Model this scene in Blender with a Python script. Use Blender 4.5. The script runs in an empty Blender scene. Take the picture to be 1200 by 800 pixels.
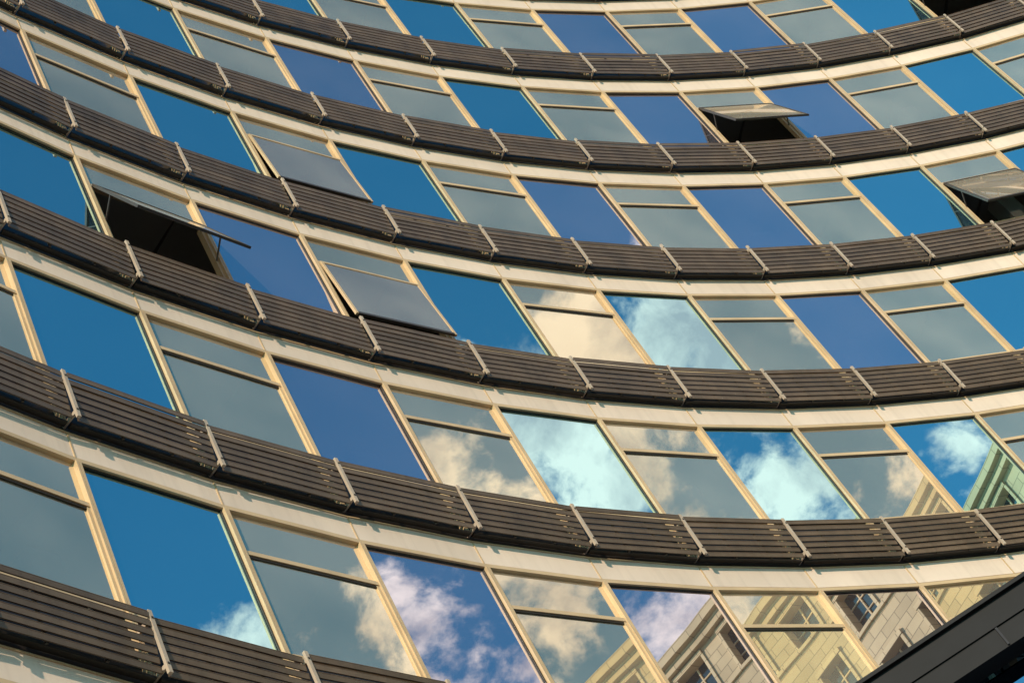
import bpy, math, random
from mathutils import Vector, Matrix
random.seed(7)
scene = bpy.context.scene
scene.view_settings.view_transform = 'Standard'
scene.view_settings.look = 'None'
scene.view_settings.exposure = 0

# ------------------------------------------------------------------ helpers
class Part:
    def __init__(s): s.v=[]; s.f=[]; s.c=[]
    def hexa(s, P, col=(1,1,1)):
        b=len(s.v); s.v+= [tuple(p) for p in P]
        for q in ((0,3,2,1),(4,5,6,7),(0,1,5,4),(1,2,6,5),(2,3,7,6),(3,0,4,7)):
            s.f.append(tuple(b+i for i in q)); s.c.append(col)
    def face(s, P, col=(1,1,1)):
        b=len(s.v); s.v+=[tuple(p) for p in P]
        s.f.append(tuple(range(b,b+len(P)))); s.c.append(col)
    def make(s, name, mat, parent=None):
        me=bpy.data.meshes.new(name); me.from_pydata(s.v,[],s.f); me.update()
        at=me.attributes.new('tint','FLOAT_COLOR','FACE')
        for i,c in enumerate(s.c): at.data[i].color=(c[0],c[1],c[2],1)
        ob=bpy.data.objects.new(name,me); scene.collection.objects.link(ob)
        me.materials.append(mat)
        import bmesh
        bm=bmesh.new(); bm.from_mesh(me); bmesh.ops.recalc_face_normals(bm,faces=bm.faces); 
        bm.to_mesh(me); bm.free()
        if parent: ob.parent=parent
        return ob
def empty(name):
    e=bpy.data.objects.new(name,None); scene.collection.objects.link(e); return e

def mat(name, col, rough=.5, metal=0., noise=.0, nscale=3., bump=0., bscale=20., spec=.5, blocks=None, grime=0.):
    m=bpy.data.materials.new(name); m.use_nodes=True
    nt=m.node_tree; p=nt.nodes['Principled BSDF']
    p.inputs['Roughness'].default_value=rough; p.inputs['Metallic'].default_value=metal
    p.inputs['Specular IOR Level'].default_value=spec
    tc=nt.nodes.new('ShaderNodeTexCoord')
    n=nt.nodes.new('ShaderNodeTexNoise'); n.inputs['Scale'].default_value=nscale; n.inputs['Detail'].default_value=5
    nt.links.new(tc.outputs['Object'],n.inputs['Vector'])
    r=nt.nodes.new('ShaderNodeValToRGB')
    r.color_ramp.elements[0].position=.3; r.color_ramp.elements[1].position=.7
    r.color_ramp.elements[0].color=tuple(c*(1-noise) for c in col)+(1,)
    r.color_ramp.elements[1].color=tuple(min(1,c*(1+noise)) for c in col)+(1,)
    nt.links.new(n.outputs['Fac'],r.inputs['Fac'])
    at=nt.nodes.new('ShaderNodeAttribute'); at.attribute_name='tint'
    mx=nt.nodes.new('ShaderNodeMix'); mx.data_type='RGBA'; mx.blend_type='MULTIPLY'; mx.inputs['Factor'].default_value=1
    nt.links.new(r.outputs['Color'],mx.inputs[6]); nt.links.new(at.outputs['Color'],mx.inputs[7])
    col_out=mx.outputs[2]
    if grime>0:   # vertical rain streaks
        mp=nt.nodes.new('ShaderNodeMapping'); mp.inputs['Scale'].default_value=(9,9,.8)
        nt.links.new(tc.outputs['Object'],mp.inputs[0])
        ng=nt.nodes.new('ShaderNodeTexNoise'); ng.inputs['Scale'].default_value=1; ng.inputs['Detail'].default_value=4
        nt.links.new(mp.outputs[0],ng.inputs['Vector'])
        rg=nt.nodes.new('ShaderNodeMapRange'); rg.inputs[1].default_value=.5; rg.inputs[2].default_value=.75; rg.inputs[3].default_value=1; rg.inputs[4].default_value=1-grime
        nt.links.new(ng.outputs['Fac'],rg.inputs[0])
        m3=nt.nodes.new('ShaderNodeMix'); m3.data_type='RGBA'; m3.blend_type='MULTIPLY'; m3.inputs['Factor'].default_value=1
        nt.links.new(col_out,m3.inputs[6]); nt.links.new(rg.outputs[0],m3.inputs[7]); col_out=m3.outputs[2]
    if blocks:
        dt=nt.nodes.new('ShaderNodeVectorMath'); dt.operation='DOT_PRODUCT'; dt.inputs[1].default_value=(blocks[0],blocks[1],0)
        nt.links.new(tc.outputs['Object'],dt.inputs[0])
        sp=nt.nodes.new('ShaderNodeSeparateXYZ'); nt.links.new(tc.outputs['Object'],sp.inputs[0])
        cb=nt.nodes.new('ShaderNodeCombineXYZ'); nt.links.new(dt.outputs['Value'],cb.inputs[0]); nt.links.new(sp.outputs[2],cb.inputs[1])
        bk=nt.nodes.new('ShaderNodeTexBrick'); bk.inputs['Scale'].default_value=1
        bk.inputs['Brick Width'].default_value=.9; bk.inputs['Row Height'].default_value=.42; bk.inputs['Mortar Size'].default_value=.02
        bk.inputs['Color1'].default_value=(1,1,1,1); bk.inputs['Color2'].default_value=(.82,.82,.82,1); bk.inputs['Mortar'].default_value=(.5,.5,.5,1)
        nt.links.new(cb.outputs[0],bk.inputs['Vector'])
        m2=nt.nodes.new('ShaderNodeMix'); m2.data_type='RGBA'; m2.blend_type='MULTIPLY'; m2.inputs['Factor'].default_value=1
        nt.links.new(col_out,m2.inputs[6]); nt.links.new(bk.outputs['Color'],m2.inputs[7]); col_out=m2.outputs[2]
    nt.links.new(col_out,p.inputs['Base Color'])
    if bump>0:
        n2=nt.nodes.new('ShaderNodeTexNoise'); n2.inputs['Scale'].default_value=bscale; n2.inputs['Detail'].default_value=5
        nt.links.new(tc.outputs['Object'],n2.inputs['Vector'])
        b=nt.nodes.new('ShaderNodeBump'); b.inputs['Strength'].default_value=bump; b.inputs['Distance'].default_value=.02
        nt.links.new(n2.outputs['Fac'],b.inputs['Height']); nt.links.new(b.outputs['Normal'],p.inputs['Normal'])
    return m

def glass_mat(name, trans, diff=0., dcol=(.5,.45,.38)):
    m=bpy.data.materials.new(name); m.use_nodes=True; nt=m.node_tree
    p=nt.nodes['Principled BSDF']; out=nt.nodes['Material Output']
    p.inputs['Metallic'].default_value=1; p.inputs['Roughness'].default_value=.005
    at=nt.nodes.new('ShaderNodeAttribute'); at.attribute_name='tint'
    nt.links.new(at.outputs['Color'],p.inputs['Base Color'])
    tc=nt.nodes.new('ShaderNodeTexCoord')
    n=nt.nodes.new('ShaderNodeTexNoise'); n.inputs['Scale'].default_value=.8; n.inputs['Detail'].default_value=0
    nt.links.new(tc.outputs['Object'],n.inputs['Vector'])
    b=nt.nodes.new('ShaderNodeBump'); b.inputs['Strength'].default_value=.13; b.inputs['Distance'].default_value=.012
    nt.links.new(n.outputs['Fac'],b.inputs['Height']); nt.links.new(b.outputs['Normal'],p.inputs['Normal'])
    last=p.outputs[0]
    if diff>0:
        d=nt.nodes.new('ShaderNodeBsdfDiffuse')
        n3=nt.nodes.new('ShaderNodeTexNoise'); n3.inputs['Scale'].default_value=.5; n3.inputs['Detail'].default_value=3
        nt.links.new(tc.outputs['Object'],n3.inputs['Vector'])
        r=nt.nodes.new('ShaderNodeValToRGB'); r.color_ramp.elements[0].position=.35; r.color_ramp.elements[1].position=.65
        r.color_ramp.elements[0].color=tuple(c*.68 for c in dcol)+(1,); r.color_ramp.elements[1].color=tuple(c*1.1 for c in dcol)+(1,)
        nt.links.new(n3.outputs['Fac'],r.inputs['Fac']); nt.links.new(r.outputs['Color'],d.inputs['Color'])
        mx=nt.nodes.new('ShaderNodeMixShader'); mx.inputs[0].default_value=diff
        nt.links.new(last,mx.inputs[1]); nt.links.new(d.outputs[0],mx.inputs[2]); last=mx.outputs[0]
    if trans>0:
        t=nt.nodes.new('ShaderNodeBsdfTransparent'); t.inputs['Color'].default_value=(.75,.8,.8,1)
        mx=nt.nodes.new('ShaderNodeMixShader'); mx.inputs[0].default_value=trans
        nt.links.new(last,mx.inputs[1]); nt.links.new(t.outputs[0],mx.inputs[2]); last=mx.outputs[0]
    nt.links.new(last,out.inputs['Surface'])
    return m

M_glass=glass_mat('coated_blue_glass',.05,.03,(.2,.38,.5))
M_violet=glass_mat('coated_violet_glass',.05,.08,(.46,.36,.36))
M_neutral=glass_mat('neutral_glass',.08,.27,(.61,.52,.42))
M_frame=mat('beige_aluminium',(.50,.35,.205),.38,.0,.12,2.)
M_span=mat('cream_spandrel_panel',(.65,.515,.42),.42,0,.07,1.2,grime=.10)
M_slat=mat('bronze_slats',(.100,.066,.044),.42,.0,.22,2.5,grime=.2)
M_brack=mat('pale_bracket_paint',(.40,.31,.24),.45,0,.1,3)
M_dark=mat('dark_metal_and_shade',(.020,.016,.013),.5,0,.2,3)
M_black=mat('black_steel',(.008,.008,.010),.6,0,.2,3,spec=.15)
M_sash=mat('dark_sash_metal',(.05,.04,.035),.4,.0,.1,3)
M_spg=mat('dark_spandrel_glass',(.008,.009,.011),.3,0,.1,3,spec=.2)
M_int=mat('interior_plaster',(.35,.33,.30),.8,0,.1,1)
M_concrete=mat('concrete',(.3,.29,.27),.8,0,.12,.6,.2,10)

# ------------------------------------------------------------------ curved building
h=13.64; H=3.6; CAMZ=1.6
C=Vector((1.8205*h, .0090*h)); R=2.308*h; DTH=3.42
Z0=CAMZ+h
def ang(m): return math.radians(140.9-DTH*(m-5))
def P(m,out=0.):
    a=ang(m); return Vector((C.x+(R-out)*math.cos(a), C.y+(R-out)*math.sin(a)))
def module(m,out=0.):
    p0=P(m,out); p1=P(m+1,out); t=(p1-p0); L=t.length; t/=L
    n=Vector((t.y,-t.x))
    def F(u,o,z):
        q=p0+t*u+n*o; return Vector((q.x,q.y,z))
    return F,L
def post(m,out=0.):
    p0=P(m,out); a=ang(m); n=-Vector((math.cos(a),math.sin(a))); t=Vector((-n.y,n.x))
    def F(u,o,z):
        q=p0+t*u+n*o; return Vector((q.x,q.y,z))
    return F
def box(part,F,u0,u1,o0,o1,z0,z1,col=(1,1,1)):
    part.hexa([F(u0,o0,z0),F(u1,o0,z0),F(u1,o1,z0),F(u0,o1,z0),
               F(u0,o0,z1),F(u1,o0,z1),F(u1,o1,z1),F(u0,o1,z1)],col)

MA,MB=-6,17
KA,KB=-3,7
glass=Part(); vglass=Part(); neut=Part(); frame=Part(); span=Part(); slats=Part(); brack=Part(); dark=Part(); sash=Part(); inter=Part(); body=Part()
spglass=Part(); openglass=Part()
violet={(5,8),(5,10),(4,4),(4,8),(4,10),(3,0),(3,6),(3,8),(2,2),(2,8),(1,2),(0,2),(0,4),(0,6),(6,8),(5,14),(4,-2),(6,4)}
opens={(2,1):23,(3,3):4,(2,3):4.5,(4,9):21,(3,11):19,(5,13):21,(1,-3):20}
LOUT=.225
def j(c,a=.05):
    k=1+random.uniform(-a,a); return tuple(x*k for x in c)
for k in range(KA,KB+1):
    zH=Z0+H*k
    zG=zH-H+1.42 if k>KA else .15
    zT=zH-.70
    for m in range(MA,MB):
        F,L=module(m)
        fixed=(m%2==0)
        def pane(part,u0,u1,z0,z1,o,col):
            a,b,c=[random.uniform(-.0035,.0035) for _ in range(3)]
            part.face([F(u0,o+a,z0),F(u1,o+b,z0),F(u1,o+b+c,z1),F(u0,o+a+c,z1)],col)
        if fixed:
            if (k,m) in violet: pane(vglass,.005,L-.005,zG,zH-.01,0.,j((.80,.76,.84)))
            else: pane(glass,.005,L-.005,zG,zH-.01,0.,j((.60,.90,.91)))
            box(dark,F,.03,.055,0.006,.02,zG,zH-.03); box(dark,F,L-.055,L-.03,0.006,.02,zG,zH-.03)
            box(dark,F,.056,L-.056,0.006,.018,zH-.05,zH-.03)
        else:
            col=j((1.,.85,.60),.06); col=tuple(min(1,x) for x in col)
            pane(neut,.005,L-.005,zT+.01,zH-.01,0.,col)
            box(frame,F,.03,L-.03,-.02,.045,zT-.03,zT+.03)
            al=opens.get((k,m))
            if al is None:
                pane(neut,.05,L-.05,zG,zT-.04,.012,j(col,.04))
                box(frame,F,.035,.072,0,.035,zG,zT-.031)
                box(frame,F,L-.072,L-.035,0,.035,zG,zT-.031)
                box(dark,F,.073,L-.073,0.013,.03,zT-.06,zT-.032)
            else:
                A=math.radians(al); sl=zT-.04-zG; ca,sa=math.cos(A),math.sin(A)
                sp=sash if al>10 else frame
                def S(u,w,s):
                    return F(u,.045+s*sa+w*ca, zT-.035-s*ca+w*sa)
                def sbox(part,u0,u1,w0,w1,s0,s1):
                    part.hexa([S(u0,w0,s0),S(u1,w0,s0),S(u1,w1,s0),S(u0,w1,s0),S(u0,w0,s1),S(u1,w0,s1),S(u1,w1,s1),S(u0,w1,s1)])
                sbox(sp,.06,.10,0,.04,0,sl); sbox(sp,L-.10,L-.06,0,.04,0,sl)
                sbox(sp,.101,L-.101,0,.04,0,.04); sbox(sash,.101,L-.101,0,.04,sl-.05,sl)
                openglass.face([S(.08,.03,.03),S(L-.08,.03,.03),S(L-.08,.03,sl-.03),S(.08,.03,sl-.03)],(.70,.58,.52))
                box(frame,F,.035,.085,-.06,.03,zG,zT-.031); box(frame,F,L-.085,L-.035,-.06,.03,zG,zT-.031)
                if al>15:
                  for uu in (.06,L-.08):
                    a0=F(uu,0,zT-.62*sl); a1=S(uu,0,.42*sl); d=Vector((0,0,.025)); e=F(uu+.02,0,0)-F(uu,0,0)
                    sash.hexa([a0,a0+e,a1+e,a1,a0+d,a0+e+d,a1+e+d,a1+d])
        if k>KA:
            zl=zH-H
            pane(spglass,.005,L-.005,zl+.56,zG-.03,-.01,(1,1,1))
            box(frame,F,.03,L-.03,-.02,.03,zG-.03,zG+.02)
        box(frame,F,.0,L,-.02,.05,zH-.03,zH+.03)
        box(dark,F,.0,L,-.02,.012,zH+.03,zH+.05)
        box(span,F,.012,L-.012,-.02,.035,zH+.05,zH+.42,j((1,1,1),.06))
        box(frame,F,.0,L,-.02,.05,zH+.42,zH+.44)
        box(dark,F,.0,L,-.02,.02,zH+.44,zH+.56)  # dark strip painting in the shadow gap below the louvres
        # louvre panel : thin flat slats with open gaps
        G,GL=module(m,LOUT)
        dz=random.uniform(-.016,.016); tl=random.uniform(-.03,.03); sk=random.uniform(-.014,.014)
        zb=zH+.465+dz
        ns=7; pitch=.108
        u0,u1=.035,GL-.035
        for s in range(ns):
            o=-.02+ (s/ns)*.05 + tl*s/ns
            c=j((1,1,1),.18)
            def sb(p,oa,ob,za,zb2,oc,od,zc2,zd,cc):
                k0,k1=-sk,sk
                p.hexa([G(u0,oa,za+k0),G(u1,oa,za+k1),G(u1,ob,zb2+k1),G(u0,ob,zb2+k0),
                        G(u0,oc,zc2+k0),G(u1,oc,zc2+k1),G(u1,od,zd+k1),G(u0,od,zd+k0)],cc)
            z=zb+s*pitch
            sb(slats,o-.012,o+.004,z,z-.004,o-.002,o+.012,z+.062,z+.058,c)
            sb(slats,o-.012,o+.014,z+.0625,z+.0625,o-.012,o+.014,z+.067,z+.067,(1.8,1.7,1.55))  # top lip tinted brighter: light caught along the slat edge, put into colour
        for uu in (GL*.33,GL*.67):
            box(dark,G,uu-.015,uu+.015,-.07,-.045,zb,zb+.70)
        box(dark,F,.03,L-.03,.05,.12,zH+.50,zH+.53)
        zf=zH-H+.6
        box(inter,F,0,L,-9.,-.16,zH+.1,zH+.5,(.8,.8,.8))
        box(inter,F,0,L,-6.1,-6.,zf-.05,zH+.05,j((.7,.68,.62),.2))
        if m%3==0:
            box(inter,F,.2,.6,-1.6,-1.2,zf,zH+.1,(1.6,1.6,1.6))
        box(body,F,-.3,L+.3,-9.4,-9.02,zH-H+.5,zH+.5)
    for m in range(MA,MB+1):
        F=post(m)
        zlo=zH-H+.561 if k>KA else 0
        box(frame,F,-.032,-.004,-.06,.065,zlo,zH-.03); box(frame,F,.004,.032,-.06,.065,zlo,zH-.03)
        box(dark,F,-.0038,.0038,-.06,.055,zlo,zH-.03)
        box(frame,F,-.010,.010,-.02,.045,zH+.04,zH+.43)
        B=post(m,LOUT)
        box(brack,B,-.022,.022,.020,.054,zH+.44,zH+1.22)
        box(brack,B,-.012,.012,-.22,.018,zH+.52,zH+.57)
        box(brack,B,-.012,.012,-.22,.018,zH+1.10,zH+1.15)
        for zz in (.55,1.12):
            box(dark,B,-.010,.010,.0545,.062,zH+zz-.01,zH+zz+.01)
ztop=Z0+H*KB
for m in range(MA,MB):
    F,L=module(m)
    box(span,F,0,L,-.3,.04,ztop+1.3,ztop+2.1); box(dark,F,-.02,L+.02,-9.4,-.31,ztop+.6,ztop+.9)
    box(spglass,F,0,L,-.05,0,ztop+.57,ztop+1.299)
for m,sg in ((MA,-1),(MB,1)):
    F=post(m)
    u=( -.36,-.05) if (F(1,0,0)-F(0,0,0)).dot(Vector((*(P(m+sg)-P(m)),0)))<0 else (.05,.36)
    box(body,F,u[0],u[1],-9.4,.1,0,ztop+2.1)
bld=empty('curved_glass_office_building')
glass.make('blue_window_glass',M_glass,bld); vglass.make('violet_window_glass',M_violet,bld); neut.make('neutral_window_glass',M_neutral,bld)
openglass.make('open_sash_glass',M_neutral,bld); spglass.make('spandrel_glass',M_spg,bld)
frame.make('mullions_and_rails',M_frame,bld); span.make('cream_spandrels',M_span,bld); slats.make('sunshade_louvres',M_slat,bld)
brack.make('louvre_brackets',M_brack,bld); dark.make('dark_trim_and_shade_strips',M_dark,bld); sash.make('open_window_sashes',M_sash,bld)
inter.make('floor_slabs_and_core',M_int,bld); body.make('back_and_end_walls',M_concrete,bld)

# ------------------------------------------------------------------ entrance canopy (dark edge lower right)
can=empty('entrance_canopy')
cp=Part(); cg=Part(); cpost=Part()
zc=CAMZ+8.0; yc=14.2
def W(u,o,z): return Vector((u,o,z))
box(cp,W,-2.5,16,yc,yc+.25,zc-.45,zc)
box(cp,W,-2.5,16,yc-.05,yc+.30,zc+.002,zc+.04)
box(cp,W,-2.5,16,yc-.02,yc-.002,zc-.24,zc-.20)
for x in [-2.5+i*1.15 for i in range(17)]:
    box(cp,W,x,x+.08,yc+.26,19.4,zc-.35,zc-.1)
    box(cp,W,x+.03,x+.05,yc-.018,yc-.001,zc-.44,zc-.245,(3,3,3))
box(cg,W,-2.4,15.9,yc+.26,19.5,zc-.06,zc-.03,(.10,.22,.42))
box(cg,W,-2.4,15.9,yc+.30,yc+.34,zc-1.0,zc-.46,(.06,.10,.18))
box(cp,W,-2.5,16,yc+.28,yc+.36,zc-1.1,zc-1.01)
for x in (-1.5,5,11.5):
    box(cpost,W,x,x+.22,yc+.38,yc+.6,0,zc-.35)
cp.make('canopy_beams',M_black,can); cg.make('canopy_glass',glass_mat('dark_tinted_glass',0,0),can); cpost.make('canopy_posts',M_black,can)

# ------------------------------------------------------------------ stone buildings opposite (seen in the reflections)
M_roof=mat('slate_roof',(.06,.06,.065),.6,0,.2,1)
M_win=mat('dark_window_glass',(.02,.025,.03),.08,0,.1,1,spec=.8)
def stone_building(name, A, wdir, length, floors, fh, archrows, bay=2.5):
    e=empty(name); st=Part(); wn=Part(); rf=Part()
    w=Vector(wdir).normalized()
    M_stone=mat('limestone_blocks',(.60,.47,.29),.8,0,.16,.5,.3,6,blocks=(w.x,w.y))
    n=Vector((w.y,-w.x)); 
    if n.x>0: n=-n
    def F(u,o,z):
        q=Vector(A)+w*u+n*o; return Vector((q.x,q.y,z))
    nb=int(length/bay); bw=length/nb; top=floors*fh
    box(st,F,.3,length-.3,-14,-.45,0,top)
    box(wn,F,.32,length-.32,-.44,-.40,.3,top-.3)
    for f in range(floors):
        z=f*fh; s0=z+.9; arch=f in archrows
        s1=z+fh-.6
        box(st,F,0,length,-.44,0,z,s0)
        box(st,F,-.08,length+.08,0.002,.12,s0-.14,s0)
        if arch: box(st,F,-.2,length+.2,0.002,.35,z-.1,z+.2)
        ww=1.35 if not arch else 1.7
        for b in range(nb+1):
            c=b*bw; g=(bw-ww)/2
            box(st,F,max(0,c-g),min(length,c+g),-.439,0,s0,s1,j((1,1,1),.06))
        box(st,F,0,length,-.44,0,s1,z+fh)
        for b in range(nb):
            uc=(b+.5)*bw
            if arch:
                r=ww/2; N=8; zs=s1-r-.01
                for i in range(N):
                    a0=math.pi*i/N; a1=math.pi*(i+1)/N
                    x0,x1=uc+r*math.cos(a0),uc+r*math.cos(a1); q0,q1=zs+r*math.sin(a0),zs+r*math.sin(a1)
                    st.hexa([F(x0,-.43,q0),F(x1,-.43,q1),F(x1,-.003,q1),F(x0,-.003,q0),F(x0,-.43,s1+.001),F(x1,-.43,s1+.001),F(x1,-.003,s1+.001),F(x0,-.003,s1+.001)])
            box(st,F,uc-.03,uc+.03,-.40,-.34,s0,s1,(1.2,1.2,1.2))
            for q in (.33,.66):
                box(st,F,uc-ww/2,uc+ww/2,-.40,-.345,s0+(s1-s0)*q,s0+(s1-s0)*q+.05,(1.2,1.2,1.2))
            if not arch:
                box(st,F,uc-ww/2-.14,uc-ww/2-.002,.002,.07,s0+.002,s1,(1.15,1.15,1.15)); box(st,F,uc+ww/2+.002,uc+ww/2+.14,.002,.07,s0+.002,s1,(1.15,1.15,1.15))
                box(st,F,uc-ww/2-.14,uc+ww/2+.14,.002,.10,s1+.002,s1+.2,(1.15,1.15,1.15))
    box(st,F,-.5,length+.5,-14.2,.55,top,top+.35); box(st,F,-.25,length+.25,-14.1,.3,top-.35,top-.002)
    rf.hexa([F(0,-14,top+.35),F(length,-14,top+.35),F(length,-.3,top+.35),F(0,-.3,top+.35),
             F(2,-11,top+2.2),F(length-2,-11,top+2.2),F(length-2,-4.5,top+2.2),F(2,-4.5,top+2.2)])
    st.make('stone_walls',M_stone,e); wn.make('window_glazing',M_win,e); rf.make('roof',M_roof,e)
stone_building('stone_apartment_building',(33.2,33.2),(.68,-.73),27,12,3.3,(5,9))
stone_building('stone_office_building',(52,9.5),(.35,-.94),26,9,3.7,(2,7))

# ------------------------------------------------------------------ ground
g=Part(); g.face([(-1500,-1500,0),(1500,-1500,0),(1500,1500,0),(-1500,1500,0)])
M_ground=mat('paving',(.16,.155,.15),.85,0,.2,.3,.3,8)
g.make('ground',M_ground)

# ------------------------------------------------------------------ light
SAZ=math.radians(-88); SEL=math.radians(22)
sv=Vector((math.cos(SAZ)*math.cos(SEL),math.sin(SAZ)*math.cos(SEL),math.sin(SEL)))
sl=bpy.data.lights.new('sun','SUN'); sl.energy=5.0; sl.angle=math.radians(.5); sl.color=(1,.82,.61)
so=bpy.data.objects.new('sun',sl); scene.collection.objects.link(so); so.rotation_euler=sv.to_track_quat('Z','Y').to_euler()
w=bpy.data.worlds.new('World'); scene.world=w; w.use_nodes=True; nt=w.node_tree
bg=nt.nodes['Background']; bg.inputs['Strength'].default_value=.15
sky=nt.nodes.new('ShaderNodeTexSky'); sky.sky_type='NISHITA'; sky.sun_disc=False
sky.sun_elevation=SEL; sky.sun_rotation=math.atan2(sv.x,sv.y)
tc=nt.nodes.new('ShaderNodeTexCoord'); sep=nt.nodes.new('ShaderNodeSeparateXYZ'); nt.links.new(tc.outputs['Generated'],sep.inputs[0])
def mth(op,a,b=None,clamp=False):
    n=nt.nodes.new('ShaderNodeMath'); n.operation=op; n.use_clamp=clamp
    for i,x in enumerate((a,b)):
        if x is None: continue
        if isinstance(x,(int,float)): n.inputs[i].default_value=x
        else: nt.links.new(x,n.inputs[i])
    return n.outputs[0]
def smooth(src,a,b,c,d):
    n=nt.nodes.new('ShaderNodeMapRange'); n.interpolation_type='SMOOTHSTEP'; nt.links.new(src,n.inputs[0])
    for i,x in enumerate((a,b,c,d)): n.inputs[i+1].default_value=x
    return n.outputs[0]
def noise(scale,detail,rough=.55,dist=0.,off=(0,0,0),sc=(1,1,1)):
    mp=nt.nodes.new('ShaderNodeMapping'); mp.inputs['Location'].default_value=off; mp.inputs['Scale'].default_value=sc
    nt.links.new(tc.outputs['Generated'],mp.inputs[0])
    n=nt.nodes.new('ShaderNodeTexNoise'); n.inputs['Scale'].default_value=scale; n.inputs['Detail'].default_value=detail
    n.inputs['Roughness'].default_value=rough; n.inputs['Distortion'].default_value=dist
    nt.links.new(mp.outputs[0],n.inputs['Vector']); return n.outputs['Fac']
n1=noise(8.5,8,.6,.15,(1.3,.4,.2),(1,1,1.2))
lim=mth('ADD',mth('MULTIPLY',mth('MINIMUM',sep.outputs[1],.15),.75),.600)
below=mth('MULTIPLY',mth('SUBTRACT',lim,sep.outputs[2]),3.0)
below=mth('MINIMUM',below,.085)
dens=mth('ADD',n1,below)
dp=nt.nodes.new('ShaderNodeVectorMath'); dp.operation='DOT_PRODUCT'; nt.links.new(tc.outputs['Generated'],dp.inputs[0])
dp.inputs[1].default_value=Vector((.763,.150,.645)).normalized()
dens=mth('ADD',dens,smooth(dp.outputs['Value'],.990,.9995,0,.055))
# the cloud bank thins out toward the upper left of the sky
dens=mth('SUBTRACT',dens,mth('MULTIPLY',smooth(sep.outputs[1],.235,.275,0,.20),smooth(sep.outputs[2],.640,.672,0,1)))
mrv=smooth(dens,.54,.64,0,1)
n2=noise(14.,6,.6,.2,(4.3,.7,.1))
cr=nt.nodes.new('ShaderNodeValToRGB'); cr.color_ramp.elements[0].position=.36; cr.color_ramp.elements[0].color=(3.6,3.6,3.9,1)
cr.color_ramp.elements[1].position=.58; cr.color_ramp.elements[1].color=(8.2,7.7,7.1,1)
nt.links.new(n2,cr.inputs[0])
gr=nt.nodes.new('ShaderNodeMix'); gr.data_type='RGBA'; gr.blend_type='MULTIPLY'; gr.inputs[0].default_value=1
nt.links.new(sky.outputs[0],gr.inputs[6]); gr.inputs[7].default_value=(.27,.96,1.20,1)
mx=nt.nodes.new('ShaderNodeMix'); mx.data_type='RGBA'
nt.links.new(mrv,mx.inputs[0]); nt.links.new(gr.outputs[2],mx.inputs[6]); nt.links.new(cr.outputs[0],mx.inputs[7])
nt.links.new(mx.outputs[2],bg.inputs['Color'])
w.cycles.sampling_method='MANUAL'; w.cycles.sample_map_resolution=256

# ------------------------------------------------------------------ camera
cx=Vector((.8349,.3851,-.3933)); fz=Vector((0,.7145,.6997))
cd=bpy.data.cameras.new('camera'); cd.sensor_width=36; cd.lens=63; cd.clip_end=5000
co=bpy.data.objects.new('camera',cd); scene.collection.objects.link(co)
cx.normalize(); bz=-fz.normalized(); cy=bz.cross(cx).normalized(); cx=cy.cross(bz)
Mx=Matrix((cx,cy,bz)).transposed().to_4x4(); Mx.translation=Vector((0,0,CAMZ)); co.matrix_world=Mx
scene.camera=co
